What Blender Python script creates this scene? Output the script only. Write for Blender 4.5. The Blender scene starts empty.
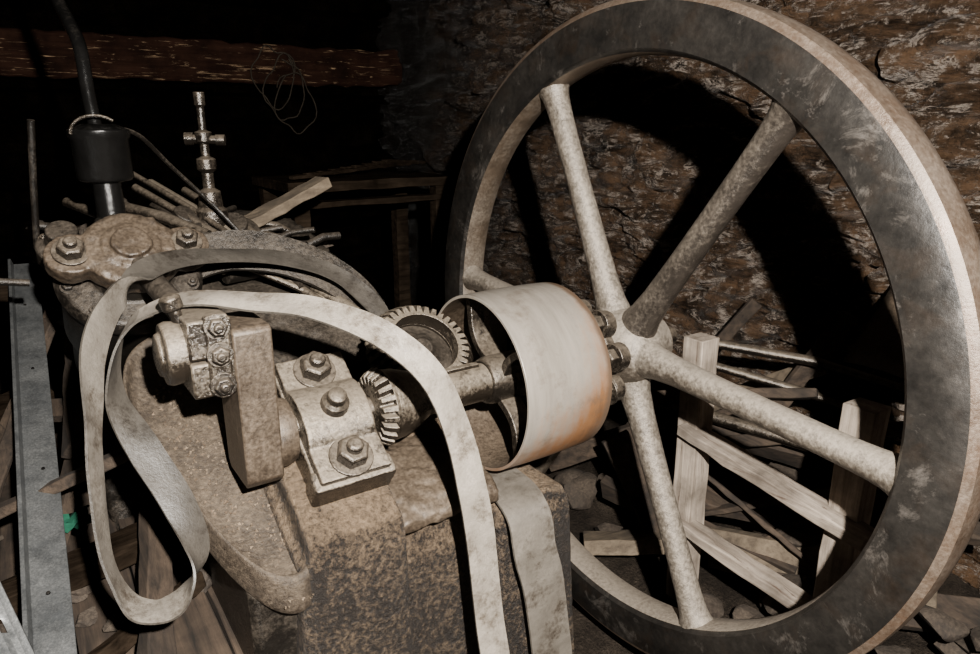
import bpy, bmesh, math, random
from mathutils import Matrix, Vector, Quaternion, noise
random.seed(7)
COL=bpy.context.scene.collection
# ------------------------------------------------------------------ materials
def newmat(name):
    m=bpy.data.materials.new(name); m.use_nodes=True
    nt=m.node_tree; nt.nodes.clear()
    out=nt.nodes.new('ShaderNodeOutputMaterial'); b=nt.nodes.new('ShaderNodeBsdfPrincipled')
    nt.links.new(b.outputs[0],out.inputs[0])
    return m,nt,b
def N(nt,t): return nt.nodes.new(t)
def coords(nt,scale=(1,1,1),rot=(0,0,0)):
    tc=N(nt,'ShaderNodeTexCoord'); mp=N(nt,'ShaderNodeMapping')
    mp.inputs['Scale'].default_value=scale; mp.inputs['Rotation'].default_value=rot
    nt.links.new(tc.outputs['Object'],mp.inputs['Vector']); return mp.outputs[0]
def noi(nt,vec,scale,detail=8,rough=.6,dist=0.0):
    n=N(nt,'ShaderNodeTexNoise'); n.inputs['Scale'].default_value=scale; n.inputs['Detail'].default_value=detail
    n.inputs['Roughness'].default_value=rough; n.inputs['Distortion'].default_value=dist
    nt.links.new(vec,n.inputs['Vector']); return n.outputs['Fac']
def ramp(nt,fac,p0,p1,c0=(0,0,0,1),c1=(1,1,1,1)):
    r=N(nt,'ShaderNodeValToRGB'); e=r.color_ramp.elements
    e[0].position=p0; e[1].position=min(p1,1.0); e[0].color=c0; e[1].color=c1
    nt.links.new(fac,r.inputs[0]); return r.outputs[0]
def math_(nt,op,a,b=None,clamp=False):
    m=N(nt,'ShaderNodeMath'); m.operation=op; m.use_clamp=clamp
    for i,v in enumerate((a,b)):
        if v is None: continue
        if isinstance(v,(int,float)): m.inputs[i].default_value=v
        else: nt.links.new(v,m.inputs[i])
    return m.outputs[0]
def mix(nt,fac,a,b,bt='MIX'):
    m=N(nt,'ShaderNodeMix'); m.data_type='RGBA'; m.blend_type=bt
    for s,v in ((0,fac),(6,a),(7,b)):
        if isinstance(v,(int,float)): m.inputs[s].default_value=v
        elif isinstance(v,tuple): m.inputs[s].default_value=(*v,1) if len(v)==3 else v
        else: nt.links.new(v,m.inputs[s])
    return m.outputs[2]
def bump(nt,b,h,strength=.4,dist=.01):
    bp=N(nt,'ShaderNodeBump'); bp.inputs['Strength'].default_value=strength; bp.inputs['Distance'].default_value=dist
    nt.links.new(h,bp.inputs['Height']); nt.links.new(bp.outputs[0],b.inputs['Normal'])
def dusty(name,dark,dust,lo=.42,hi=.62,scale=6,up=.25,rough=.75,metal=.2,grain=.3,bs=.5,rust=None,fine=90,bdist=.004,rr=(.5,.62),nr=.68,scuff=None,st=(.66,.70),pit=(.53,.66),spec=.5):
    m,nt,b=newmat(name); v=coords(nt)
    n1=noi(nt,v,scale,14,nr); n2=noi(nt,v,fine,6,.7)
    g=N(nt,'ShaderNodeNewGeometry'); sx=N(nt,'ShaderNodeSeparateXYZ'); nt.links.new(g.outputs['Normal'],sx.inputs[0])
    f=math_(nt,'ADD',n1,math_(nt,'MULTIPLY',sx.outputs['Z'],up))
    f=math_(nt,'ADD',f,math_(nt,'MULTIPLY',math_(nt,'SUBTRACT',n2,.5),grain))
    f=ramp(nt,f,lo,hi)
    dk=mix(nt,ramp(nt,noi(nt,v,scale*3,6),.35,.7),dark,tuple(c*1.7 for c in dark))
    if rust: dk=mix(nt,ramp(nt,noi(nt,v,scale*1.7,8,.6,.4),*rr),dk,rust)
    ds=mix(nt,ramp(nt,n2,.3,.7),tuple(c*.55 for c in dust),dust)
    c=mix(nt,f,dk,ds)
    c=mix(nt,ramp(nt,noi(nt,v,scale*2.6,14,.80),*pit),c,tuple(x*1.2 for x in dark))
    if scuff: c=mix(nt,ramp(nt,noi(nt,v,scale*1.3,12,.78,.5),*st),c,scuff)
    nt.links.new(c,b.inputs['Base Color'])
    if rough<.9: nt.links.new(math_(nt,'ADD',math_(nt,'MULTIPLY',f,.32),rough,True),b.inputs['Roughness'])
    else: b.inputs['Roughness'].default_value=rough
    b.inputs['Metallic'].default_value=metal; b.inputs['Specular IOR Level'].default_value=spec
    bump(nt,b,math_(nt,'ADD',n2,math_(nt,'MULTIPLY',n1,1.5)),bs,bdist)
    return m
def wood(name,c0,c1,axis='z',rough=.85,flecks=None,bs=.6,fl=(.6,.66),spec=.3):
    m,nt,b=newmat(name)
    s={'x':(1.2,22,22),'y':(22,1.2,22),'z':(22,22,1.2)}[axis]
    v=coords(nt,s); v2=coords(nt)
    n1=noi(nt,v,1.6,10,.65,.3); n2=noi(nt,v2,5,8,.6)
    col=mix(nt,ramp(nt,n1,.32,.68),c0,c1)
    col=mix(nt,ramp(nt,n2,.42,.72),col,tuple(c*.35 for c in c0))
    if flecks: col=mix(nt,ramp(nt,noi(nt,v,2.6,8,.7,.6),*fl),col,flecks)
    nt.links.new(col,b.inputs['Base Color']); b.inputs['Roughness'].default_value=rough; b.inputs['Specular IOR Level'].default_value=spec
    bump(nt,b,n1,bs,.01); return m

M={}
M['face']=dusty('rim_face_dark_iron',(.0070,.0064,.0058),(.042,.036,.030),.36,1.0,7,.16,.28,.45,.22,.3,rust=(.018,.012,.008),fine=50,rr=(.50,.8),scuff=(.125,.110,.096),st=(.56,.78),pit=(.55,.85))
M['tread']=dusty('rim_tread_dusty',(.044,.028,.018),(.140,.108,.082),.30,.80,8,.16,.28,.42,.6,.35,rust=(.062,.034,.019),pit=(.56,.76))
M['lip']=dusty('rim_inner_lip_dust',(.036,.026,.018),(.195,.162,.127),.22,.82,8,.38,.36,.25,.6,.35,pit=(.58,.80))
M['spoke']=dusty('spoke_dusty_iron',(.030,.024,.018),(.215,.182,.145),.24,.82,10,.44,.32,.35,.9,.45,fine=80,pit=(.54,.78))
M['spoke_dark']=dusty('spoke_darker_iron',(.016,.013,.0105),(.125,.103,.080),.28,.92,10,.50,.28,.42,.9,.45,fine=80,pit=(.52,.76))  # same spoke iron in darker tones, for a single spoke
M['iron']=dusty('dusty_cast_iron',(.0080,.0064,.0050),(.130,.104,.077),.40,.96,12,.52,.20,.55,.8,.5)
M['light']=dusty('thick_dust_iron',(.0105,.0080,.0058),(.190,.154,.114),.42,.98,11,.60,.20,.45,1.0,.6,fine=110)
M['dark']=dusty('black_greasy_iron',(.0040,.0038,.0036),(.06,.052,.043),.62,.98,6,.2,.20,.5,.3,.3)
M['darkdust']=dusty('dark_dusty_iron',(.005,.0042,.0034),(.066,.053,.040),.42,.92,12,.32,.32,.35,.8,.6,spec=.35)
M['deck']=dusty('deck_dust',(.0115,.0080,.0053),(.098,.073,.049),.28,.92,6,.16,.5,.15,1.1,.7,fine=100,bdist=.006,spec=.35,pit=(.47,.68))
M['web']=dusty('crank_web_dust',(.0135,.0095,.0065),(.098,.072,.049),.26,.88,10,.22,.32,.3,.9,.4,fine=100,spec=.4)
def mat_ped():
    m,nt,b=newmat('gritty_casting'); v=coords(nt)
    n1=noi(nt,v,4,12,.70); n2=noi(nt,v,80,5,.80); n3=noi(nt,v,24,6,.7)
    f=math_(nt,'ADD',math_(nt,'MULTIPLY',n1,.5),math_(nt,'MULTIPLY',n2,.85))
    g=N(nt,'ShaderNodeNewGeometry'); sx=N(nt,'ShaderNodeSeparateXYZ'); nt.links.new(g.outputs['Normal'],sx.inputs[0])
    f=math_(nt,'ADD',f,math_(nt,'MULTIPLY',sx.outputs['Z'],.20))
    c=mix(nt,ramp(nt,f,.66,.98),(.0070,.0046,.0030),(.150,.104,.064))
    nt.links.new(c,b.inputs['Base Color']); b.inputs['Roughness'].default_value=.55; b.inputs['Specular IOR Level'].default_value=.35
    bump(nt,b,math_(nt,'ADD',n2,math_(nt,'MULTIPLY',n3,.5)),1.0,.014); return m
M['ped']=mat_ped()
def mat_drum():
    m,nt,b=newmat('pulley_worn_steel'); v=coords(nt)
    tc=N(nt,'ShaderNodeTexCoord'); sx=N(nt,'ShaderNodeSeparateXYZ'); nt.links.new(tc.outputs['Object'],sx.inputs[0])
    n1=noi(nt,v,4,12,.68,.2); n2=noi(nt,coords(nt,(34,4,4)),1.0,10,.65)
    col=mix(nt,ramp(nt,n2,.3,.7),(.130,.113,.093),(.215,.190,.160))
    low=math_(nt,'ADD',math_(nt,'MULTIPLY',n1,.9),math_(nt,'ADD',math_(nt,'MULTIPLY',sx.outputs['Z'],-1.5),math_(nt,'MULTIPLY',math_(nt,'ADD',sx.outputs['X'],.42),2.0)))
    low=math_(nt,'ADD',low,math_(nt,'MULTIPLY',math_(nt,'SUBTRACT',n2,.5),.7))
    col=mix(nt,ramp(nt,low,.32,.68),col,(.145,.068,.029))
    col=mix(nt,ramp(nt,low,.72,.98),col,(.050,.027,.015))
    e=math_(nt,'ADD',math_(nt,'MULTIPLY',math_(nt,'ADD',sx.outputs['X'],.30),30),math_(nt,'MULTIPLY',n1,1.4))
    col=mix(nt,ramp(nt,e,.55,1.0),col,(.070,.045,.029))
    col=mix(nt,ramp(nt,noi(nt,v,9,12,.80),.52,.74),col,(.070,.050,.035))
    nt.links.new(col,b.inputs['Base Color']); b.inputs['Roughness'].default_value=.36; b.inputs['Metallic'].default_value=.28
    bump(nt,b,n1,.2,.003); return m
M['drum']=mat_drum()
def mat_belt(name,k):
    m,nt,b=newmat(name); v=coords(nt)
    n1=noi(nt,v,9,12,.74,.3); n2=noi(nt,v,140,4,.7)
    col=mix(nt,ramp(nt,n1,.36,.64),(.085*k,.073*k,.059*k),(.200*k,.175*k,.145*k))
    col=mix(nt,ramp(nt,n2,.4,.75),col,(.125*k,.108*k,.088*k))
    col=mix(nt,ramp(nt,noi(nt,v,8,12,.82),.50,.62),col,(.042*k,.032*k,.023*k))
    nt.links.new(col,b.inputs['Base Color']); b.inputs['Roughness'].default_value=.45
    bump(nt,b,math_(nt,'ADD',math_(nt,'MULTIPLY',n1,2),n2),.35,.004); return m
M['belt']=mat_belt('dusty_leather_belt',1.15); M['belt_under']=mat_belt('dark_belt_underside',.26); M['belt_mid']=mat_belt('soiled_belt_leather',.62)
def mat_wall():
    m,nt,b=newmat('rough_stone_painted_falloff'); v=coords(nt,(1,.9,4.0),(.14,0,0)); v2=coords(nt)
    tc=N(nt,'ShaderNodeTexCoord'); sx=N(nt,'ShaderNodeSeparateXYZ'); nt.links.new(tc.outputs['Object'],sx.inputs[0])
    n1=noi(nt,v,2.2,15,.78,.5); n2=noi(nt,v2,10,12,.78); n3=noi(nt,v,2.6,15,.78,.9)
    col=mix(nt,ramp(nt,n1,.41,.62),(.015,.0095,.006),(.165,.098,.056))
    col=mix(nt,ramp(nt,n2,.46,.60),col,(.028,.018,.011))
    d=math_(nt,'ABSOLUTE',math_(nt,'SUBTRACT',n3,.5))
    crack=ramp(nt,d,.0,.034,(1,1,1,1),(0,0,0,1))
    crack=mix(nt,ramp(nt,n2,.48,.56),(0,0,0),crack)
    col=mix(nt,crack,col,(.52,.44,.37))
    painted_falloff=ramp(nt,math_(nt,'ADD',math_(nt,'MULTIPLY',sx.outputs['Y'],.20),math_(nt,'MULTIPLY',n2,.3)),.40,.92)  # light falloff painted into the colour: stone blackens toward the far end
    col=mix(nt,painted_falloff,col,(.006,.0043,.003))
    nt.links.new(col,b.inputs['Base Color']); b.inputs['Roughness'].default_value=.26
    bump(nt,b,math_(nt,'ADD',n1,math_(nt,'MULTIPLY',n2,.8)),1.0,.11); return m
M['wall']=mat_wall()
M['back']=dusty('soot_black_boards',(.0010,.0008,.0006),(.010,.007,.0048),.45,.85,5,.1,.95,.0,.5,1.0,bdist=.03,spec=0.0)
M['floor']=dusty('earth_floor',(.010,.0075,.0055),(.065,.050,.037),.42,.75,4,.02,.95,.0,.6,1.0,bdist=.02,spec=.1)
M['wood_z']=wood('weathered_wood_upright',(.095,.073,.054),(.31,.255,.205),'z',flecks=(.05,.031,.021))
M['wood_y']=wood('weathered_wood_rail',(.095,.073,.055),(.30,.248,.20),'y',flecks=(.05,.031,.021))
M['old_y']=wood('old_brown_timber',(.011,.0075,.005),(.056,.038,.025),'y',flecks=(.006,.0045,.003))
M['old_x']=wood('old_dark_timber',(.005,.0036,.0026),(.022,.0155,.0105),'x',spec=0.0)
M['beam']=wood('peeling_painted_beam',(.009,.0036,.0022),(.022,.0098,.006),'x',flecks=(.24,.16,.095),fl=(.58,.66),spec=.05)
M['plank']=wood('pale_plank',(.06,.045,.031),(.150,.115,.078),'x')
M['galv']=dusty('galvanised_steel',(.040,.042,.043),(.150,.151,.147),.36,.84,10,.05,.28,.5,.6,.2,fine=200)
M['green']=dusty('green_cloth',(.003,.024,.014),(.009,.058,.034),.4,.7,8,.05,.9,.0,.2,.3,spec=.1)
M['grain']=dusty('ore_grit',(.045,.030,.019),(.15,.112,.076),.4,.6,30,.05,.95,.0,.2,.3,spec=.2)
M['stone']=dusty('rubble_stone',(.012,.0085,.006),(.078,.060,.044),.40,.80,5,.1,.75,.0,.6,.8,spec=.3)
M['rope']=dusty('wire_dark',(.014,.011,.008),(.05,.04,.03),.4,.7,20,.0,.9,.0,.2,.2,spec=.1)
TEX=bpy.data.textures.new('lumps','CLOUDS'); TEX.noise_scale=.03; TEX.noise_depth=4
TEX2=bpy.data.textures.new('dents','CLOUDS'); TEX2.noise_scale=.12; TEX2.noise_depth=3

# ------------------------------------------------------------------ helpers
def finish(bm,name,mat,parent=None,bevel=0,smooth=True,label=None,seg=2,sub=0,cast=0,amp=.004,sm=3):
    bmesh.ops.recalc_face_normals(bm,faces=bm.faces[:])
    me=bpy.data.meshes.new(name); bm.to_mesh(me); bm.free()
    mats=mat if isinstance(mat,(list,tuple)) else [mat]
    for k in mats: me.materials.append(M[k])
    if smooth:
        me.polygons.foreach_set('use_smooth',[True]*len(me.polygons))
        me.set_sharp_from_angle(angle=math.radians(38))
    o=bpy.data.objects.new(name,me); COL.objects.link(o)
    if cast:
        r=o.modifiers.new('fuse','REMESH'); r.mode='VOXEL'; r.voxel_size=cast; r.use_smooth_shade=True
        s=o.modifiers.new('soft','SMOOTH'); s.iterations=sm; s.factor=.5
        for t,a in ((TEX,amp),(TEX2,amp*1.5)):
            d=o.modifiers.new('rough','DISPLACE'); d.texture=t; d.strength=a; d.mid_level=.5
    if bevel:
        b=o.modifiers.new('bevel','BEVEL'); b.width=bevel; b.segments=seg; b.limit_method='ANGLE'; b.angle_limit=math.radians(38)
    if sub:
        s=o.modifiers.new('sub','SUBSURF'); s.levels=sub; s.render_levels=sub
    if parent is not None: attach(o,parent)
    if label: o['label']=label
    return o
def attach(o,p):
    o.parent=p; o.matrix_parent_inverse=Matrix.Translation(p.location).inverted()
def thing(name,loc,label,cat,group=None):
    e=bpy.data.objects.new(name,None); e.empty_display_size=.05; COL.objects.link(e); e.location=loc
    e['label']=label; e['category']=cat
    if group: e['group']=group
    return e
def tag(o,label,cat,group=None):
    o['label']=label; o['category']=cat
    if group: o['group']=group
    return o
def box(bm,c,s,R=None):
    vs=[]
    for i in (-1,1):
        for j in (-1,1):
            for k in (-1,1):
                p=Vector((i*s[0]/2,j*s[1]/2,k*s[2]/2))
                if R is not None: p=R@p
                vs.append(bm.verts.new(Vector(c)+p))
    for f in ((0,1,3,2),(4,6,7,5),(0,4,5,1),(2,3,7,6),(0,2,6,4),(1,5,7,3)):
        bm.faces.new([vs[i] for i in f])
def frame(axis):
    return Vector(axis).normalized().to_track_quat('Z','Y').to_matrix()
def lathe(bm,origin,axis,prof,n=32,caps=True,closed=False,mi=None):
    R=frame(axis); o=Vector(origin); rings=[]
    for h,r in prof:
        rings.append([bm.verts.new(o+R@Vector((r*math.cos(2*math.pi*i/n),r*math.sin(2*math.pi*i/n),h))) for i in range(n)])
    m=len(rings)
    for k in range(m if closed else m-1):
        a=rings[k]; b=rings[(k+1)%m]
        for i in range(n):
            f=bm.faces.new([a[i],a[(i+1)%n],b[(i+1)%n],b[i]])
            if mi: f.material_index=mi[k]
    if caps and not closed:
        for rg in (rings[0],rings[-1]): bm.faces.new(rg)
def tube(bm,pts,r,n=10,rs=None):
    pts=[Vector(p) for p in pts]; rings=[]; up=None
    for i,p in enumerate(pts):
        d=(pts[min(i+1,len(pts)-1)]-pts[max(i-1,0)]).normalized()
        if up is None: up=d.orthogonal().normalized()
        up=(up-d*up.dot(d)).normalized(); w=d.cross(up)
        rr=rs[i] if rs else r
        rings.append([bm.verts.new(p+up*rr*math.cos(2*math.pi*k/n)+w*rr*math.sin(2*math.pi*k/n)) for k in range(n)])
    for a,b in zip(rings[:-1],rings[1:]):
        for i in range(n): bm.faces.new([a[i],a[(i+1)%n],b[(i+1)%n],b[i]])
    bm.faces.new(rings[0]); bm.faces.new(rings[-1])
def prism(bm,poly,axis,a,b):
    def mk(v,t):
        q=[0,0,0]; q[axis]=t; o=[i for i in range(3) if i!=axis]; q[o[0]]=v[0]; q[o[1]]=v[1]; return bm.verts.new(q)
    A=[mk(v,a) for v in poly]; B=[mk(v,b) for v in poly]; n=len(poly)
    bm.faces.new(A); bm.faces.new(B[::-1])
    for i in range(n): bm.faces.new([A[i],A[(i+1)%n],B[(i+1)%n],B[i]])
def catmull(P,n):
    out=[]
    for i in range(len(P)-1):
        p0=P[max(i-1,0)];p1=P[i];p2=P[i+1];p3=P[min(i+2,len(P)-1)]
        for k in range(n):
            t=k/n
            out.append(.5*((2*p1)+(-p0+p2)*t+(2*p0-5*p1+4*p2-p3)*t*t+(-p0+3*p1-3*p2+p3)*t**3))
    out.append(P[-1]); return out
def ribbon(bm,pts,wid,w,th,n=8,wob=0.0,seed=0,wide=None,mat=None):
    C=catmull([Vector(p) for p in pts],n); Wd=catmull([Vector(p).normalized() for p in wid],n); rings=[]
    S=7
    for i,c in enumerate(C):
        d=(C[min(i+1,len(C)-1)]-C[max(i-1,0)]).normalized()
        x=Wd[i]; x=(x-d*x.dot(d)).normalized(); nn=d.cross(x)
        ww=w*(1+.03*noise.noise(Vector((i*.10,seed,0))))
        if wide: ww*=wide(i/n)
        cup=wob*2.5*noise.noise(Vector((i*.07,seed,5)))
        def off(s): return nn*(wob*noise.noise(Vector((i*.12,s*.8,seed)))+cup*(s*s-.3))
        def edge(s): return 1+ (.012*noise.noise(Vector((i*.5,s*9,seed))) if abs(s)>.9 else 0)
        top=[bm.verts.new(c+x*s*edge(s)*ww/2+nn*th/2+off(s)) for s in [-1+2*k/(S-1) for k in range(S)]]
        bot=[bm.verts.new(c+x*s*edge(s)*ww/2-nn*th/2+off(s)) for s in [1-2*k/(S-1) for k in range(S)]]
        rings.append(top+bot)
    m=2*S
    for q,(a,b) in enumerate(zip(rings[:-1],rings[1:])):
        for i in range(m):
            f=bm.faces.new([a[i],a[(i+1)%m],b[(i+1)%m],b[i]])
            if mat: f.material_index=mat(q/n,i>=S-1)
    bm.faces.new(rings[0]); bm.faces.new(rings[-1])
def bolt(p,axis,r,parent,mat='iron',stud=True):
    bm=bmesh.new(); p=Vector(p)
    lathe(bm,p,axis,[(0,r*1.35),(r*.22,r*1.35)],20)
    R=frame(axis); a0=random.random()
    def ringv(h,rr): return [bm.verts.new(p+R@Vector((rr*math.cos(a0+math.pi/3*i),rr*math.sin(a0+math.pi/3*i),h))) for i in range(6)]
    A=ringv(r*.2,r);B=ringv(r*.95,r);C_=ringv(r*1.1,r*.84)
    for a,b in ((A,B),(B,C_)):
        for i in range(6): bm.faces.new([a[i],a[(i+1)%6],b[(i+1)%6],b[i]])
    bm.faces.new(A); bm.faces.new(C_)
    if stud: lathe(bm,p,axis,[(r*1.0,r*.5),(r*1.45,r*.5),(r*1.6,r*.35)],14)
    return finish(bm,'bolt',mat,parent,bevel=r*.06)
def gear(bm,origin,axis,rb,rs,depth,nt_,hole,th,tooth=.012,fat=.55):
    R=frame(axis); o=Vector(origin)
    lathe(bm,o,axis,[(0,hole),(0,rb-tooth),(depth,rs-tooth),(depth+.002,hole)],72,closed=True)
    lathe(bm,o,axis,[(-th,hole),(-th,rb*.95),(-.002,rb*1.0),(0.001,hole)],72,closed=True)
    for i in range(nt_):
        a=2*math.pi*i/nt_; w=math.pi/nt_
        vs=[]
        for h,r in ((-.001,rb),(depth*.5,(rb+rs)/2+tooth*.15),(depth,rs)):
            for rr,ww in ((r-tooth*1.3,w*.95),(r+tooth*.45,w*fat)):
                for s in (-1,1):
                    an=a+s*ww; vs.append(bm.verts.new(o+R@Vector((rr*math.cos(an),rr*math.sin(an),h))))
        for q in (0,4):
            for f in ((0,4,5,1),(2,3,7,6),(0,2,6,4),(1,5,7,3)): bm.faces.new([vs[q+k] for k in f])
        bm.faces.new([vs[k] for k in (0,1,3,2)]); bm.faces.new([vs[8+k] for k in (0,2,3,1)])
def inc(x,s,h): return Vector((x,-.804*s-.594*h,-.594*s+.804*h))
NI=Vector((0,-.594,.804)); RI=Matrix(((1,0,0),(0,.804,-.594),(0,.594,.804)))

# ------------------------------------------------------------------ setting
FZ=-1.1; YB=4.45; LY=YB+.1+2.6
def grid(name,nu,nv,fn,mat):
    bm=bmesh.new(); vv=[[bm.verts.new(fn(i/nu,j/nv)) for j in range(nv+1)] for i in range(nu+1)]
    for i in range(nu):
        for j in range(nv): bm.faces.new([vv[i][j],vv[i+1][j],vv[i+1][j+1],vv[i][j+1]])
    o=finish(bm,name,mat); o['kind']='structure'; return o
def wallfn(u,v):
    y=-2.6+u*LY; z=FZ-.1+v*3.2
    zz=z+.10*y+.20*noise.noise(Vector((y*1.4,z*1.4,4)))+.05*noise.noise(Vector((y*4.5,z*3,8)))
    k=zz/.12; fr=k-math.floor(k); cid=math.floor(k)
    blk=math.floor(y*2.2+.37*cid+.9*noise.noise(Vector((y*2,cid*3.1,1))))
    step=.12*noise.noise(Vector((cid*3.7+.5,blk*2.3,0)))+.03*noise.noise(Vector((cid*5.1,y*5,3)))
    groove=.06*math.exp(-((min(fr,1-fr))/.09)**2)*(.6+.9*noise.noise(Vector((y*3,cid,7))))
    q=Vector((y*1.2+.3*z,z*2.2,0))
    lay=noise.fractal(q,.85,2.1,6)*.07
    fine=noise.fractal(Vector((y*6,z*13,3)),.75,2.2,4)*.036
    return Vector((1.42+lay+fine+step+groove,y,z))
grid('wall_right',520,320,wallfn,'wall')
def backfn(u,v):
    x=-3.2+u*5.0; z=FZ-.1+v*3.2; k=z/.22; fr=k-math.floor(k)
    return Vector((x,YB+.05*noise.fractal(Vector((x*2,z*5,2)),.8,2.1,4)+.04*math.exp(-(min(fr,1-fr)/.06)**2),z))
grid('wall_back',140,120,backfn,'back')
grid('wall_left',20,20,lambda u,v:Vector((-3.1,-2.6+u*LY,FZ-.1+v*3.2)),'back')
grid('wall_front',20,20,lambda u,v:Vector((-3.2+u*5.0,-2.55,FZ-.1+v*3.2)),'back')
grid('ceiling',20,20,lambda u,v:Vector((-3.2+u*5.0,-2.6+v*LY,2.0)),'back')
grid('floor',120,140,lambda u,v:Vector((-3.2+u*5.0,-2.6+v*LY,FZ-.02+.03*noise.noise(Vector((u*22,v*30,0))))),'floor')

bm=bmesh.new(); n=70; prev=None
for i in range(n+1):
    x=-3.05+i*(4.5/n); dz_=.025*noise.noise(Vector((x*4,0,1))); dy_=.02*noise.noise(Vector((x*5,3,1)))
    ring=[bm.verts.new((x,y+dy_,z+dz_+.02*noise.noise(Vector((x*9,z*9,5))))) for y,z in ((4.16,.965),(4.14,1.10),(4.16,1.255),(4.42,1.255),(4.42,.965))]
    if prev:
        for k in range(5): bm.faces.new([prev[k],prev[(k+1)%5],ring[(k+1)%5],ring[k]])
    else: bm.faces.new(ring)
    prev=ring
bm.faces.new(prev)
tag(finish(bm,'wall_beam','beam',bevel=.012),'dark timber beam with peeling reddish paint along the wall','beam')

# ------------------------------------------------------------------ flywheel
fw=thing('flywheel',(0,0,-1.0),'huge six-spoked cast iron flywheel, dark dusty rim, beside stone wall','flywheel')
bm=bmesh.new()
R0=.857; w=.0575
prof=[(-w+.012,1.0),(-w*.3,1.003),(w*.3,1.003),(w-.012,1.0),(w,.99),(w,R0+.012),(w-.012,R0),(0,R0-.006),(-w+.012,R0),(-w,R0+.010),(-w-.001,.90),(-w,.982)]
lathe(bm,(0,0,0),(1,0,0),prof,160,closed=True,mi=[1,1,1,1,0,2,2,2,0,0,0,1])
finish(bm,'rim',['face','tread','lip'],fw,label='dark iron rim with scuffed face and brown worn tread')
phi=2.01309
SP=[(.04,.078,.064),(.08,.072,.062),(.11,.060,.055),(.15,.050,.047),(.22,.0430,.0420),(.35,.039,.039),(.52,.0370,.0370),(.68,.0370,.0370),(.76,.0385,.038),(.80,.0405,.040),(.825,.0435,.042),(.842,.048,.0445),(.852,.054,.047),(.860,.062,.049),(.868,.070,.051)]
for k in range(6):
    a=phi-k*math.pi/3; d=Vector((0,-math.cos(a),math.sin(a))); tg=Vector((0,math.sin(a),math.cos(a)))
    bm=bmesh.new(); rings=[]
    for h,ra,rb in SP:
        rings.append([bm.verts.new(d*h+tg*ra*math.cos(2*math.pi*i/32)+Vector((1,0,0))*rb*math.sin(2*math.pi*i/32)) for i in range(32)])
    for A_,B_ in zip(rings[:-1],rings[1:]):
        for i in range(32): bm.faces.new([A_[i],A_[(i+1)%32],B_[(i+1)%32],B_[i]])
    bm.faces.new(rings[0]); bm.faces.new(rings[-1])
    finish(bm,'spoke','spoke_dark' if k==1 else 'spoke',fw)
bm=bmesh.new()
lathe(bm,(0,0,0),(1,0,0),[(-.135,.032),(-.135,.076),(-.127,.086),(-.09,.090),(-.07,.094),(-.055,.108),(-.03,.124),(0,.128),(.04,.124),(.08,.104),(.13,.09),(.13,.032)],48,closed=True)
finish(bm,'hub','spoke',fw,bevel=.004)
bm=bmesh.new()
lathe(bm,(-.205,0,0),(1,0,0),[(0,.032),(0,.06),(.01,.068),(.03,.068),(.035,.112),(.042,.118),(.068,.118),(.074,.112),(.074,.032)],48,closed=True)
for j in range(8):
    a=math.radians(15+45*j); lathe(bm,(-.170,-math.cos(a)*.132,math.sin(a)*.132),(1,0,0),[(0,.040),(.034,.040)],20)
finish(bm,'hub_flange','iron',fw,bevel=.003)
for j in range(8):
    a=math.radians(15+45*j); bolt((-.172,-math.cos(a)*.138,math.sin(a)*.138),(-1,0,0),.031,fw,'iron')

# ------------------------------------------------------------------ belt pulley (drum)
dr=thing('belt_pulley',(-.42,0,-.24),'wide flat belt pulley of worn grey steel with orange rust','pulley')
bm=bmesh.new()
lathe(bm,(-.555,0,0),(1,0,0),[(0,.232),(0,.240),(.07,.242),(.138,.243),(.2,.242),(.276,.240),(.276,.232)],96,closed=True,mi=[0,0,0,0,0,0,1])
finish(bm,'pulley_rim',['drum','web'],dr,bevel=.001)
bm=bmesh.new()
lathe(bm,(-.53,0,0),(1,0,0),[(0,.031),(0,.06),(.02,.066),(.2,.066),(.22,.06),(.22,.031)],32,closed=True)
finish(bm,'pulley_hub','iron',dr,bevel=.004)
for k in range(4):
    a=math.radians(-60+90*k); c=Vector((0,-math.cos(a),math.sin(a)));s=Vector((0,math.sin(a),math.cos(a)))
    pts=[c*.055,c*.10+s*.025,c*.15+s*.03,c*.20+s*.012,c*.234]
    bm=bmesh.new(); ribbon(bm,[p+Vector((-.47,0,0)) for p in pts],[(1,0,0)]*5,.06,.022)
    finish(bm,'pulley_spoke','iron',dr,bevel=.003)

# ------------------------------------------------------------------ crankshaft
cs=thing('crankshaft',(-.6,0,-.03),'dusty iron crankshaft with a small toothed pinion and long crank web','shaft')
bm=bmesh.new(); lathe(bm,(-1.10,0,0),(1,0,0),[(0,.031),(1.32,.031)],28); finish(bm,'shaft_bar','iron',cs,bevel=.003)
bm=bmesh.new(); lathe(bm,(-.765,0,0),(1,0,0),[(0,.057),(.012,.055),(.02,.052),(.245,.051)],40)
box(bm,(-.62,-.005,.055),(.14,.02,.010)); finish(bm,'sleeve','light',cs,bevel=.002)
bm=bmesh.new(); gear(bm,(-.832,0,0),(-1,0,0),.094,.076,.030,22,.031,.014,.012,.5)
lathe(bm,(-.820,0,0),(1,0,0),[(0,.090),(.03,.087),(.075,.072),(.10,.057)],40)
finish(bm,'pinion_gear','light',cs,bevel=.0015)
bm=bmesh.new()
poly=[(-.078,-.07),(-.06,-.088),(.06,-.088),(.078,-.07),(.080,.262),(.070,.275),(-.070,.275),(-.080,.266)]
prism(bm,poly,0,-1.185,-1.105)
finish(bm,'crank_web','web',cs,bevel=.005,seg=2,label='long rectangular crank web caked in brown dust')
bm=bmesh.new(); lathe(bm,(-1.108,0,0),(1,0,0),[(0,.078),(.02,.08),(.045,.072)],32); finish(bm,'shaft_boss','web',cs,bevel=.003)

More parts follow.
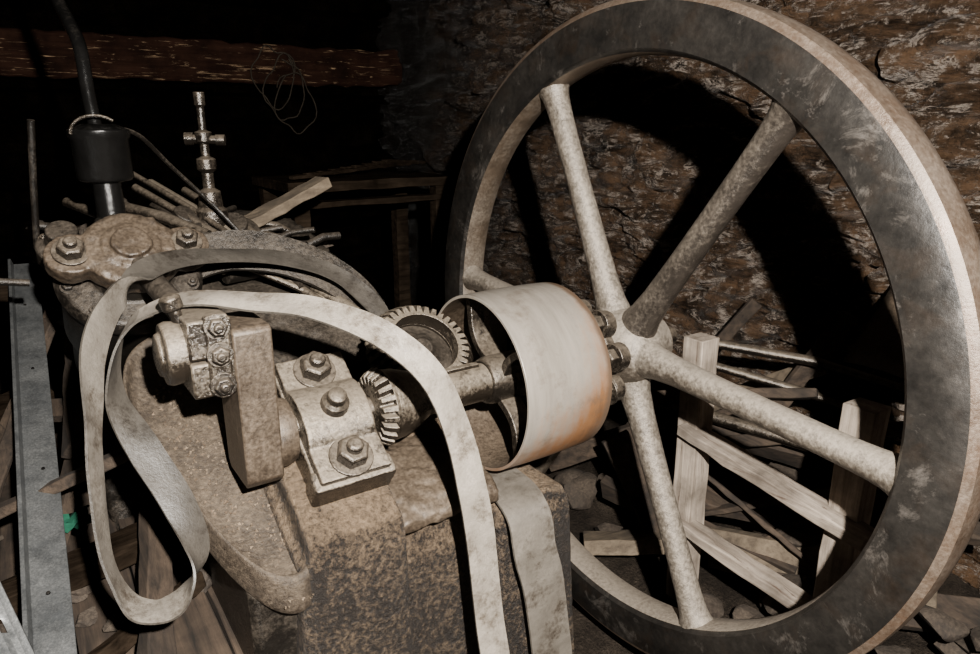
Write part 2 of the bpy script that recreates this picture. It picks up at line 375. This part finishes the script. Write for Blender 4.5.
cg=thing('crown_gear',(-.65,.16,-.02),'dusty large toothed crown gear standing behind the shaft','gear')
GC=Vector((-.640,.140,.068)); GA=Vector((0,-.64,.77)).normalized()
bm=bmesh.new(); gear(bm,GC,GA,.150,.120,.044,34,.094,.036,.014,.52)
finish(bm,'gear_ring','light',cg,bevel=.0015)
bm=bmesh.new(); lathe(bm,GC,-GA,[(-.03,.025),(-.01,.04),(.01,.096),(.03,.096),(.04,.045),(.20,.05)],32)
finish(bm,'gear_spindle','darkdust',cg,bevel=.002)

# ------------------------------------------------------------------ connecting rod with split clamp end
cr=thing('connecting_rod',(-1.22,.2,.2),'dusty connecting rod with bolted split bearing end','connecting rod')
bm=bmesh.new()
box(bm,(-1.225,.0,.262),(.085,.15,.08)); box(bm,(-1.225,.0,.178),(.085,.15,.072)); box(bm,(-1.213,-.077,.23),(.045,.02,.165))
finish(bm,'bearing_shell','light',cr,bevel=.005,seg=2)
bm=bmesh.new(); lathe(bm,(-1.262,0,.225),(-1,0,0),[(0,.062),(.03,.066),(.042,.062),(.044,.045),(.052,.043),(.056,.025)],32)
finish(bm,'end_cap','light',cr,bevel=.003)
for z in (.29,.232,.168): bolt((-1.213,-.086,z),(-.1,-1,.05),.019,cr,'iron')
bm=bmesh.new(); lathe(bm,(-1.265,.0,.285),(-.25,0,1),[(0,.012),(.03,.012),(.032,.021),(.055,.021),(.062,.013)],16); finish(bm,'oil_cup','iron',cr,bevel=.002)
bm=bmesh.new(); tube(bm,catmull([Vector((-1.225,.07,.235)),Vector((-1.23,.2,.265)),Vector((-1.25,.36,.300)),Vector((-1.27,.49,.34))],5),.028,14); finish(bm,'rod','darkdust',cr)
bm=bmesh.new(); lathe(bm,(-1.10,0,.225),(-1,0,0),[(0.0,.03),(.17,.03)],20); finish(bm,'crank_pin','iron',cr)

# ------------------------------------------------------------------ engine body
ef=thing('steam_engine',(-.8,.1,-1.1),'cast iron engine pedestal and sloping deck coated in brown grit','engine')
outl=[(-1.10,.50),(-1.21,.49),(-1.29,.465),(-1.335,.42),(-1.356,.35),(-1.354,.27),(-1.338,.19),(-1.312,.11),(-1.282,.02),(-1.245,-.075),(-1.205,-.145),(-1.165,-.185),(-1.12,-.198),(-1.075,-.17),(-1.05,-.10),(-1.02,.05),(-1.0,.25),(-.99,.48)]
def dz(y): return -.16+.605*y
cx=sum(p[0] for p in outl)/len(outl); cy=sum(p[1] for p in outl)/len(outl)
bm=bmesh.new()
def ringp(s,h): return [bm.verts.new((cx+(x-cx)*s,cy+(y-cy)*s,dz(cy+(y-cy)*s)+h)) for x,y in outl]
rr=[ringp(.94,-.085),ringp(.985,-.075),ringp(1.0,-.055),ringp(1.0,0.0),ringp(.992,.014),ringp(.955,.017),ringp(.935,.004),ringp(.915,-.024),ringp(.6,-.038),ringp(.25,-.030)]
for a,b in zip(rr[:-1],rr[1:]):
    for i in range(len(outl)): bm.faces.new([a[i],a[(i+1)%len(outl)],b[(i+1)%len(outl)],b[i]])
bm.faces.new(rr[0]); bm.faces.new(rr[-1])
finish(bm,'deck_plate','deck',ef,sub=2,label='sloping oval deck plate covered in grit')
bm=bmesh.new()
prism(bm,[(.46,.05),(-.13,-.30),(-.14,-1.08),(.50,-1.08)],0,-1.22,-1.05)
finish(bm,'deck_support','darkdust',ef,bevel=.02)
bm=bmesh.new()
def yprof(top,yf,zf): return [(.34,-1.12),(-.27,-1.12),(-.25,-1.02),(yf-.01,-.85),(yf,zf)]+top+[(.32,-.9)]
prism(bm,yprof([(-.18,-.20),(-.13,-.16),(.26,.06),(.30,.04)],-.195,-.27),0,-1.10,-.87)
prism(bm,yprof([(-.10,-.265),(-.02,-.20),(.26,-.07),(.30,-.10)],-.150,-.36),0,-.89,-.58)
prism(bm,yprof([(-.165,-.285),(.30,-.28)],-.190,-.33),0,-.60,-.37)
prism(bm,[(-1.23,-1.12),(-1.18,-.85),(-1.145,-.60),(-1.125,-.42),(-1.12,-.30),(-1.10,-.24),(-1.0,-.2),(-1.0,-1.12)],1,-.180,.25)
prism(bm,[(.30,.00),(.0,-.17),(-.10,-.225),(-.165,-.26),(-.18,-.32),(-.18,-.6),(.3,-.6)],0,-1.12,-1.03)
# curved lip running down the saddle edge and round the pulley side
tube(bm,catmull([Vector(p) for p in ((-.60,-.175,-.34),(-.575,-.175,-.30),(-.50,-.17,-.285),(-.42,-.165,-.29),(-.375,-.17,-.34),(-.365,-.185,-.6),(-.35,-.195,-.85),(-.32,-.205,-1.08))],5),.017,10)
box(bm,(-.72,.04,-1.08),(1.0,.72,.09))
finish(bm,'pedestal','ped',ef,cast=.009,amp=.0025,sm=7,label='gritty iron pedestal under shaft and pulley')
bm=bmesh.new()
prism(bm,[(-.185,-.225),(-.180,-.255),(.10,-.20),(.10,-.145),(-.08,-.175),(-.15,-.20)],0,-.875,-.60)
finish(bm,'ledge','web',ef,cast=.006,amp=.010,sm=8)
bm=bmesh.new()
box(bm,inc(-.965,0,-.065),(.180,.345,.14),RI); box(bm,inc(-.965,.155,-.05),(.195,.05,.13),RI)
finish(bm,'bearing_block','light',ef,cast=.005,amp=.002,sm=9)
bm=bmesh.new()
box(bm,inc(-.965,0,.012),(.168,.335,.034),RI)
n=20; A=[];B=[]
for k in range(n+1):
    a=math.pi*k/n; s=.088*math.cos(a); h=.008+.054*math.sin(a)
    A.append(bm.verts.new(inc(-1.047,s,h))); B.append(bm.verts.new(inc(-.883,s,h)))
for k in range(n): bm.faces.new([A[k],A[k+1],B[k+1],B[k]])
bm.faces.new(A); bm.faces.new(B[::-1]); bm.faces.new([A[0],A[n],B[n],B[0]])
finish(bm,'bearing_cap','light',ef,cast=.003,amp=.0018,sm=10)
bolt(inc(-.965,.122,.026),NI,.038,ef,'iron'); bolt(inc(-.965,-.122,.026),NI,.038,ef,'iron')
bm=bmesh.new(); lathe(bm,inc(-.965,0,.056),NI,[(0,.034),(.02,.032),(.03,.022),(.045,.022),(.05,.014)],20); finish(bm,'oil_boss','iron',ef,bevel=.002)
bolt((-.395,-.19,-.80),(0,-1,.2),.03,ef,'iron')

cy_=thing('cylinder_head',(-1.27,.65,-.1),'gritty cast iron cylinder head with bolted lobed gland flange','cylinder head')
n2=Vector((0,-.70,.714)); RF=Matrix(((1,0,0),(0,.714,-.70),(0,.70,.714)))
c0=Vector((-1.272,.50,.355))
bm=bmesh.new()
lathe(bm,c0-n2*.03,n2,[(0,.112),(.05,.112),(.060,.10)],36)
for s in (-1,1):
    lathe(bm,c0+Vector((s*.132,0,0))-n2*.03,n2,[(0,.058),(.05,.058)],28)
    box(bm,c0+Vector((s*.085,0,0))-n2*.005,(.12,.10,.05),RF)
lathe(bm,c0,n2,[(.018,.066),(.035,.066),(.037,.045),(.05,.045)],28)
box(bm,c0+Vector((.045,.03,.05)),(.05,.06,.04),RF)
finish(bm,'gland_flange','web',cy_,cast=.004,amp=.006,sm=3)
bolt(c0+Vector((-.132,0,0))+n2*.022,n2,.031,cy_,'iron'); bolt(c0+Vector((.132,0,0))+n2*.022,n2,.029,cy_,'iron')
bm=bmesh.new(); lathe(bm,c0-n2*.02,-n2,[(0,.09),(.05,.105),(.06,.165),(.085,.178),(.10,.178),(.11,.165),(.30,.165),(.33,.15),(.5,.15)],48)
finish(bm,'cylinder_barrel','darkdust',cy_,bevel=.006)
for k in range(10):
    a=k*math.pi/5+.2; q=c0-n2*.082+RF@Vector((.152*math.cos(a),.152*math.sin(a),0)); bolt(q,n2,.014,cy_,'darkdust')

vl=thing('lubricator',(-1.28,.68,.43),'black cylindrical lubricator with a bent pipe rising above','lubricator')
bm=bmesh.new(); lathe(bm,(-1.285,.67,.30),(0,0,1),[(0,.05),(.12,.045),(.13,.036),(.22,.034),(.225,.062),(.235,.068),(.33,.068),(.338,.074),(.355,.074),(.362,.058),(.37,.04)],36)
finish(bm,'lubricator_body','dark',vl,bevel=.002)
bm=bmesh.new(); tube(bm,catmull([Vector(p) for p in ((-1.290,.672,.65),(-1.293,.70,.75),(-1.292,.735,.86),(-1.300,.82,.93),(-1.31,.94,1.01),(-1.34,1.15,1.25),(-1.36,1.3,1.6),(-1.36,1.35,2.0))],5),.017,12); finish(bm,'lubricator_pipe','dark',vl)
bm=bmesh.new(); pts=[Vector((-1.295-.058*math.cos(t),.63,.645+.045*math.sin(t))) for t in [math.pi*i/12 for i in range(10)]]
tube(bm,pts,.004,8); finish(bm,'lubricator_bail','iron',vl)
bm=bmesh.new(); tube(bm,catmull([Vector(p) for p in ((-1.26,.63,.66),(-1.19,.68,.64),(-1.10,.78,.55),(-.98,.82,.42),(-.88,.75,.28),(-.80,.62,.18))],5),.006,8); finish(bm,'lubricator_hose','darkdust',vl)

vs_=thing('valve_spindle',(-.967,.93,.3),'small dusty valve spindle with cross handle','valve')
bm=bmesh.new(); lathe(bm,(-.967,.93,.30),(0,0,1),[(0,.05),(.1,.05),(.11,.038),(.16,.034),(.17,.018),(.22,.018),(.23,.030),(.262,.030),(.27,.014),(.31,.014),(.315,.026),(.345,.026),(.35,.012),(.42,.012),(.425,.017),(.465,.017)],24); finish(bm,'spindle','iron',vs_,bevel=.002)
bm=bmesh.new(); tube(bm,[(-1.01,.945,.625),(-.92,.905,.62)],.014); tube(bm,[(-1.02,.95,.625),(-.995,.940,.625)],.020); tube(bm,[(-.935,.914,.62),(-.908,.902,.62)],.018); finish(bm,'cross_handle','iron',vs_,bevel=.002)

# ------------------------------------------------------------------ belts and guard
P=[(-.60,.55,-.08),(-.629,.36,.09),(-.723,.441,.225),(-.891,.458,.305),(-1.088,.416,.342),(-1.247,.333,.345),(-1.360,.206,.293),(-1.416,.116,.214),(-1.441,.0425,.1025),(-1.455,-.018,-.0216),(-1.462,-.0566,-.154),(-1.438,-.103,-.240),(-1.388,-.126,-.262),(-1.338,-.114,-.246),(-1.300,-.076,-.188),(-1.314,-.016,-.100),(-1.354,.061,.000),(-1.384,.129,.098),(-1.376,.137,.201),(-1.325,.117,.279),(-1.231,.041,.323),(-1.132,-.041,.322),(-1.027,-.150,.309),(-.922,-.231,.256),(-.836,-.270,.160),(-.782,-.285,.018),(-.755,-.299,-.140),(-.737,-.307,-.299),(-.727,-.322,-.460),(-.728,-.367,-.658),(-.735,-.42,-1.07)]
Wd=[(.6,.4,.6),(.5,.5,.7),(.3,.7,.6),(.2,.85,.4),(.25,.9,.3),(.5,.8,.3),(.6,.75,.2),(.65,.75,.1),(.45,.88,.05),(.4,.9,-.05),(.3,.93,-.1),(.2,.95,.1),(0,.95,.15),(.2,.95,.1),(.65,.75,0),(.9,.4,.1),(.85,.45,.25),(.6,.8,.1),(.4,.9,.1),(.4,.9,.25),(.4,.87,.2),(.5,.75,.3),(.6,.6,.4),(.75,.4,.5),(.85,.2,.4),(.95,.1,.2),(1,0,.1),(1,0,0),(1,0,0),(1,0,0),(1,0,0)]
def bw(t):
    if 13<t<18: return 1+.10*math.sin((t-13)/5*math.pi)
    return 1.0+(.2*min(1,(t-24)/3) if t>24 else 0)
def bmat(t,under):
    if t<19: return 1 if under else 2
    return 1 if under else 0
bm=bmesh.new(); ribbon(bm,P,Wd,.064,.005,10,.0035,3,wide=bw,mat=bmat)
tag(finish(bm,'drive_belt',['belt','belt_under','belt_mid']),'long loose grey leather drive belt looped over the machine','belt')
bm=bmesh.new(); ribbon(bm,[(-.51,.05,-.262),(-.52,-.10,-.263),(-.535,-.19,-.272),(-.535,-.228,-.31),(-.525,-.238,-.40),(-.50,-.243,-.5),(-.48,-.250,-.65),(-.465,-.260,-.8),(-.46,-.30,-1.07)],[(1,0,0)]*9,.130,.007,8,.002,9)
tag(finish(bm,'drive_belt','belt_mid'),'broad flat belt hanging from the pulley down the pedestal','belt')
bm=bmesh.new(); ribbon(bm,[(-.60,.40,-.10),(-.615,.44,.05),(-.67,.49,.165),(-.76,.53,.245),(-.88,.56,.30),(-1.02,.59,.32),(-1.16,.62,.28)],[(.3,.5,.8)]*3+[(.1,.5,.85)]*4,.12,.014,10,.002,5)
tag(finish(bm,'belt_guard',['darkdust']),'dark curved iron belt guard hoop behind the belt','belt guard')

# ------------------------------------------------------------------ wooden rack behind the wheel
wr=thing('wooden_rack',(.42,-.3,-1.1),'rough weathered wooden rack of posts and rails behind flywheel','rack')
def beam(p0,p1,w_,h_,name,mat,parent=None,label=None,cat=None,group=None,roll=0):
    p0=Vector(p0);p1=Vector(p1);d=p1-p0;bm=bmesh.new()
    R=frame(d)@Matrix.Rotation(roll,3,'Z'); n=10;prev=None
    for i in range(n+1):
        c=p0+d*i/n; j=.0035
        ring=[bm.verts.new(c+R@Vector((a*w_/2+random.uniform(-j,j),b*h_/2+random.uniform(-j,j),0))) for a,b in ((-1,-1),(1,-1),(1,1),(-1,1))]
        if prev:
            for k in range(4): bm.faces.new([prev[k],prev[(k+1)%4],ring[(k+1)%4],ring[k]])
        else: bm.faces.new(ring)
        prev=ring
    bm.faces.new(prev)
    o=finish(bm,name,mat,parent,bevel=.004)
    if cat: tag(o,label,cat,group)
    return o
beam((.40,.0,-1.09),(.40,.015,-.04),.09,.085,'post','wood_z',wr)
beam((.42,-.56,-1.09),(.42,-.56,-.10),.085,.095,'post','wood_z',wr)
beam((.36,.02,-.375),(.36,-.66,-.475),.09,.04,'rail','wood_y',wr)
beam((.36,.02,-.75),(.36,-.60,-.80),.075,.04,'rail','wood_y',wr)
for i,(a,b,w_,m) in enumerate([((.55,.35,-1.0),(.9,-.75,-.35),.05,'old_y'),((.7,.5,-.75),(1.15,-.7,-.28),.05,'old_y'),((.5,.55,-.9),(.75,-.25,-1.0),.12,'old_y'),((.95,.75,-.45),(1.05,-.35,-.6),.08,'old_y'),((.45,.45,-.60),(.55,.20,-1.05),.12,'old_y'),((.85,.3,-1.0),(1.15,-.1,-.05),.07,'old_y'),((.25,.40,-1.02),(.62,.10,-.98),.15,'plank'),((.6,-.2,-1.02),(1.1,-.9,-.95),.13,'old_y'),((.75,.75,-.95),(1.2,.35,-.1),.06,'old_y'),((.55,.75,-.55),(1.0,-.1,-.35),.10,'old_y'),((.8,.1,-.8),(1.15,-.7,-.7),.12,'old_y'),((.5,.95,-.95),(1.25,.25,-.5),.10,'old_y'),((.6,.15,-.65),(.72,-.35,-.9),.05,'old_y'),((.9,.6,-.7),(1.2,.0,-.3),.09,'plank'),((.7,-.1,-.95),(1.2,-.6,-.45),.08,'old_y'),((.5,.2,-.85),(.9,.5,-.4),.06,'old_y'),((.55,.30,-.80),(1.05,-.35,-.85),.14,'old_y'),((.62,.05,-.98),(.95,-.65,-.90),.16,'plank'),((.8,.45,-.62),(1.15,-.25,-.68),.13,'old_y')]):
    beam(a,b,w_,w_*.4,'timber_scrap',m,None,'broken weathered timber lying in the rubble','timber','scrap timbers behind the flywheel',roll=i)
for i,(a,b,r) in enumerate([((.75,.35,-.28),(1.2,-.55,-.48),.018),((.7,.5,-.5),(1.1,-.8,-.62),.026),((.80,.25,-.20),(1.18,-.40,-.30),.02)]):
    bm=bmesh.new(); tube(bm,[a,[(a[k]+b[k])/2+.02 for k in range(3)],b],r,12)
    tag(finish(bm,'iron_pipe','iron'),'rusty old iron pipe lying across the scrap','pipe','pipes behind the flywheel')
bm=bmesh.new()
prevr=None
for i in range(15):
    t=i/14; y=-.22-.50*t; z=-.03-.12*t+.05*math.sin(t*3)
    ring=[bm.verts.new((1.08+dx,y,z+dx*.9+.3*dx*dx)) for dx in (-.16,-.06,.04,.14)]
    if prevr:
        for k in range(3): bm.faces.new([prevr[k],prevr[k+1],ring[k+1],ring[k]])
    prevr=ring
o=tag(finish(bm,'bent_sheet','web'),'bent rusty sheet metal scrap against the stone wall','sheet metal'); o.modifiers.new('s','SOLIDIFY').thickness=.006
def rock(c,r,name='rubble_stone',mat='stone'):
    bm=bmesh.new(); bmesh.ops.create_icosphere(bm,subdivisions=3,radius=1)
    sc=Vector((random.uniform(.7,1.2),random.uniform(.7,1.2),random.uniform(.4,.7)))*r; off=random.random()*50
    pl=[(Vector((random.gauss(0,1),random.gauss(0,1),random.gauss(0,1))).normalized(),random.uniform(.35,.7)) for _ in range(11)]
    for v in bm.verts:
        p=v.co.copy()
        for nrm,dd in pl:
            s=p.dot(nrm)-dd
            if s>0: p-=nrm*s
        p*=1+.08*noise.noise(p*5+Vector((off,0,0)))
        v.co=Vector((p.x*sc.x,p.y*sc.y,p.z*sc.z))*1.4+Vector(c)
    return finish(bm,name,mat,smooth=True)
for i in range(60):
    x=random.uniform(.25,1.15); y=random.uniform(-1.1,1.3); r=random.uniform(.04,.10)
    h=max(0,(x-.4))*.6*random.random()
    tag(rock((x,y,FZ+r*.5+h),r),'rough brown rubble stone on the floor','stone','rubble stones behind the flywheel')

# ------------------------------------------------------------------ timbers under and around the frame
for i in range(4):
    x=-1.63+.155*i
    beam((x,-1.3,-.60-.012*(i%2)),(x+.01,1.7,-.60),.148,.12,'foundation_plank','old_y',None,'dark worn foundation plank beside the machine frame','plank','foundation planks')
for x,y in ((-1.4,-1.1),(-1.4,1.4),(-1.4,.3)):
    beam((x-.35,y,-.88),(x+.12,y,-.88),.14,.44,'sleeper','old_x',None,'heavy dark timber sleeper under the planks','timber','timber sleepers')
a=Vector((-1.500,1.65,.16)); b=Vector((-1.69,-1.9,-1.06)); d=(b-a).normalized(); wv=Vector((1,0,0)); wv=(wv-d*wv.dot(d)).normalized(); nn=d.cross(wv)
if nn.z<0: nn=-nn
L=(b-a).length; K=60
bm=bmesh.new(); pr=None
for i in range(K+1):
    c=a+d*L*i/K
    ring=[bm.verts.new(c+wv*s+nn*h) for s,h in ((-.045,0),(.045,0),(.045,.004),(.036,.006),(-.030,.006),(-.036,.03),(-.045,.03))]
    if pr:
        for k in range(7): bm.faces.new([pr[k],pr[(k+1)%7],ring[(k+1)%7],ring[k]])
    else: bm.faces.new(ring)
    pr=ring
bm.faces.new(pr)
lb=thing('steel_bar',tuple(b),'long grey steel angle bar leaning beside the machine','metal bar')
finish(bm,'bar_strip','galv',lb,bevel=.001)
for i in range(7):
    c=a+d*(.25+i*.42+.1*random.random())+nn*.006+wv*random.uniform(-.01,.02)
    bm=bmesh.new(); lathe(bm,c,nn,[(0,.005),(.003,.004),(.004,.002)],10); finish(bm,'rivet','dark',lb)
beam((-1.9,1.62,-1.08),(-1.9,1.62,.05),.08,.08,'trestle_post','old_y',None,'dark timber post supporting the leaning bar','timber')
beam((-2.2,1.60,.08),(-1.30,1.60,.08),.09,.08,'trestle_rail','old_x',None,'dark timber rail under the leaning bar','timber')
bm=bmesh.new(); a=Vector((-1.80,.35,.22)); b=Vector((-1.56,-.60,-.27)); d=(b-a).normalized(); wv=Vector((1,.1,.0)); wv=(wv-d*wv.dot(d)).normalized(); nn=d.cross(wv)
if nn.z<0: nn=-nn
pr=None
for i in range(80):
    c=a+d*((b-a).length*i/79)
    ring=[bm.verts.new(c+wv*(-.16+.2*k/24)+nn*(.006*math.sin(k*1.6))) for k in range(25)]
    if pr:
        for k in range(24):
            if k%6==3 and i%8 in (3,4): continue
            bm.faces.new([pr[k],pr[k+1],ring[k+1],ring[k]])
    pr=ring
o=tag(finish(bm,'corrugated_sheet','galv'),'strip of ribbed perforated galvanised steel sheet','sheet metal'); o.modifiers.new('s','SOLIDIFY').thickness=.003
beam((-2.3,.3,-.50),(-1.25,.55,-.47),.09,.07,'loose_timber','old_x',None,'dusty timber offcut lying across the planks','timber')
for k,(a,b,w_,m) in enumerate([((-1.95,.75,-.45),(-1.28,.35,-.10),.05,'old_y'),((-1.75,1.55,-.35),(-1.30,.75,-.15),.07,'old_y'),((-1.95,.55,-.42),(-1.72,1.9,-.20),.10,'old_y'),((-1.45,1.5,-.05),(-1.35,.85,.10),.06,'old_y'),((-1.75,.9,-.45),(-1.45,1.3,.02),.05,'old_y'),((-2.1,1.1,-.30),(-1.5,1.35,-.25),.09,'old_x'),((-1.42,1.6,.25),(-1.10,1.25,.32),.07,'old_x'),((-2.0,.2,-.45),(-1.75,.85,-.38),.12,'old_y'),((-1.62,.3,-.48),(-1.38,1.1,-.20),.06,'old_y'),((-1.70,.75,-.38),(-1.40,1.5,.10),.04,'old_y'),((-1.42,-.10,-.50),(-1.30,.55,-.38),.07,'old_y'),((-1.55,.10,-.51),(-1.25,.25,-.47),.05,'old_x'),((-1.46,.75,-.25),(-1.36,1.35,.05),.09,'old_y')]):
    beam(a,b,w_,w_*.6,'loose_timber',m,None,'dusty broken timber heaped beside the machine','timber','timbers beside the machine',roll=k*.7)
for k in range(60):
    x=random.uniform(-2.0,-1.22); y=random.uniform(-.4,1.6); r=random.uniform(.012,.045)
    tag(rock((x,y,-.535+r*.4),r),'small dusty stone on the planks','stone','stones beside the machine')
bm=bmesh.new()
vv=[[bm.verts.new((-1.58+.12*i/8+.008*math.sin(j*2),.50+.09*j/8,-.36+.03*noise.noise(Vector((i*.6,j*.6,2))))) for j in range(9)] for i in range(9)]
for i in range(8):
    for j in range(8): bm.faces.new([vv[i][j],vv[i+1][j],vv[i+1][j+1],vv[i][j+1]])
tag(finish(bm,'green_rag','green'),'crumpled green rag on the dark planks','cloth')

# ------------------------------------------------------------------ behind machine
rods=[((-1.094,1.225,.466),(-.70,.42,.12),.022,'light'),((-1.16,1.10,.47),(-.78,.50,.155),.013,'iron'),((-.98,1.25,.44),(-.62,.50,.10),.014,'iron'),((-1.2,1.3,.55),(-.85,.62,.24),.010,'iron'),((-1.35,1.25,.42),(-1.02,.62,.26),.016,'iron'),((-1.1,.72,.35),(-.80,1.30,.36),.012,'darkdust'),((-1.05,1.45,.36),(-.80,.55,.20),.03,'darkdust'),((-1.25,1.2,.40),(-.95,.70,.30),.02,'iron'),((-1.46,1.05,.30),(-1.42,.95,.68),.010,'darkdust'),((-1.3,1.0,.38),(-.75,.85,.22),.016,'iron'),((-1.0,.7,.22),(-.6,.9,.18),.02,'darkdust'),((-1.15,.95,.34),(-.90,.62,.24),.012,'light'),((-1.22,1.0,.42),(-1.02,.78,.34),.018,'iron'),((-1.18,.80,.36),(-.66,.44,.10),.009,'light'),((-1.10,.90,.37),(-.60,.52,.10),.012,'iron'),((-1.02,1.05,.36),(-.55,.58,.08),.018,'iron'),((-.90,1.30,.33),(-.52,.70,.10),.014,'darkdust'),((-1.22,.74,.36),(-.86,.60,.26),.016,'iron')]
R2=random.Random(21)
for k in range(18):
    x=R2.uniform(-1.5,-.6); y=R2.uniform(.75,1.5); z=.20+.12*(y-.7)+R2.uniform(0,.06); an=R2.uniform(0,6.28); L_=R2.uniform(.08,.20)
    rods.append(((x,y,z),(x+L_*math.cos(an),y+L_*math.sin(an)*.8,z+R2.uniform(-.02,.06)),R2.choice((.010,.014,.02,.026)),R2.choice(('darkdust','iron'))))
for k,(a,b,r,m) in enumerate(rods):
    bm=bmesh.new(); a=Vector(a);b=Vector(b); tube(bm,[a,(a+b)/2+Vector((0,0,.012)),b],r,12)
    tag(finish(bm,'iron_rod',m),'long dusty iron rod lying over the frame','rod','rods over the frame')
for k in range(26):
    x=R2.uniform(-1.5,-.5); y=R2.uniform(.72,1.6); r=R2.uniform(.02,.06)
    tag(rock((x,y,.14+.2*(y-.7)+r*.3),r),'lump of dusty scrap on the engine bed','scrap','scrap lumps on the engine bed')
for k,(c,ax,pr) in enumerate([((-1.08,.98,.30),(.3,-.5,.8),[(0,.07),(.05,.07),(.06,.04),(.12,.04)]),((-.88,1.02,.28),(-.2,-.6,.8),[(0,.09),(.03,.09),(.04,.05),(.09,.05)]),((-1.40,.86,.30),(0,-.6,.8),[(0,.07),(.05,.07),(.06,.045),(.11,.04)]),((-1.05,.78,.27),(.1,-.7,.7),[(0,.06),(.04,.06),(.05,.035),(.1,.03)])]):
    hb=thing('pipe_flange',c,'small round dusty pipe flange on the engine bed','pipe flange','pipe flanges'); bm=bmesh.new(); lathe(bm,c,ax,pr,24); finish(bm,'flange_body','darkdust',hb,bevel=.004)
    R=frame(ax)
    for j in range(5):
        aa=j*2*math.pi/5; rr_=pr[0][1]*.78; bolt(Vector(c)+R@Vector((rr_*math.cos(aa),rr_*math.sin(aa),pr[1][0])),ax,.010,hb,'iron')
bm=bmesh.new()
prism(bm,[(.40,-1.1),(.40,-.02),(.62,.15),(1.35,.30),(1.7,.30),(1.7,-1.1)],0,-1.10,-.55)
prism(bm,[(.80,-1.1),(.82,.10),(1.35,.24),(1.7,.26),(1.7,-1.1)],0,-1.40,-1.05)
tag(finish(bm,'engine_bed','darkdust',cast=.02,amp=.02,sm=4),'dark greasy engine bed casting behind the deck','machine bed')
beam((-.90,1.09,.285),(-.46,1.23,.45),.085,.04,'plank','plank',None,'short pale sawn plank propped over the machine','plank')
wb=thing('workbench',(.1,2.3,-1.1),'dark wooden workbench near the back wall','workbench')
beam((-.35,2.3,.36),(.62,2.3,.36),.05,.62,'bench_top','old_x',wb,roll=math.pi/2)
for x in (-.28,.55):
    for y in (2.05,2.55): beam((x,y,-1.1),(x,y,.34),.08,.08,'bench_leg','old_x',wb)
beam((-.3,2.03,.27),(.58,2.03,.27),.1,.03,'bench_apron','old_x',wb)
for i in range(9):
    beam((-.30+.09*i,2.08+.05*i,.405+.006*i),(.15+.09*i,2.3+.06*i,.42),.035,.02,'bench_stick','old_x',None,'thin dusty stick lying on the workbench','stick','sticks on the workbench')
for q in range(3):
    bm=bmesh.new(); pts=[]
    for i in range(40):
        t=i/39*2*math.pi*1.1; rr_=.15+.06*noise.noise(Vector((i*.2,q,0))); pts.append((.33+.12*q*.6+rr_*math.cos(t+q),4.125-.01*q,1.02-.1*q+rr_*1.5*math.sin(t+q)))
    tube(bm,pts,.005,6); tag(finish(bm,'wire_coil','rope'),'loop of thin wire hanging from the beam','wire','wire loops on the beam')

bm=bmesh.new()
def chip(c,r):
    M3=Quaternion((random.random(),random.random(),random.random(),random.random())).normalized().to_matrix()
    vs=[bm.verts.new(Vector(c)+M3@(Vector(v)*r*random.uniform(.6,1.2))) for v in ((1,0,-.6),(-.5,.87,-.6),(-.5,-.87,-.6),(0,0,1))]
    for f in ((0,1,2),(0,1,3),(1,2,3),(2,0,3)): bm.faces.new([vs[i] for i in f])
cnt=0
while cnt<900:
    x=random.uniform(-1.34,-1.06); y=random.uniform(-.2,.45)
    lim=-1.28-(y-.02)*.24 if y<.3 else -1.33
    if x<lim+.04 or (y<-.12 and x<-1.17): continue
    chip((x,y,dz(y)-.031),random.uniform(.001,.0055)); cnt+=1
o=finish(bm,'grit','grain',smooth=False); o['kind']='stuff'; tag(o,'loose ore grit scattered over the casting','grit')

# ------------------------------------------------------------------ camera, lights, world
cam=bpy.data.cameras.new('camera'); co=bpy.data.objects.new('camera',cam); COL.objects.link(co)
co.location=(-1.51011,-1.45549,.67001); co.rotation_euler=(1.28485,-.00027,-.60447)
cam.sensor_width=36; cam.lens=25.377; cam.clip_start=.01
bpy.context.scene.camera=co
l=bpy.data.lights.new('flash','POINT'); l.energy=1450; l.shadow_soft_size=.02; l.color=(1,.955,.89)
lo=bpy.data.objects.new('flash',l); lo.location=(-1.40,-1.76,.99); COL.objects.link(lo)
w_=bpy.data.worlds.new('world'); bpy.context.scene.world=w_; w_.use_nodes=True
w_.node_tree.nodes['Background'].inputs[0].default_value=(.05,.045,.04,1); w_.node_tree.nodes['Background'].inputs[1].default_value=.03
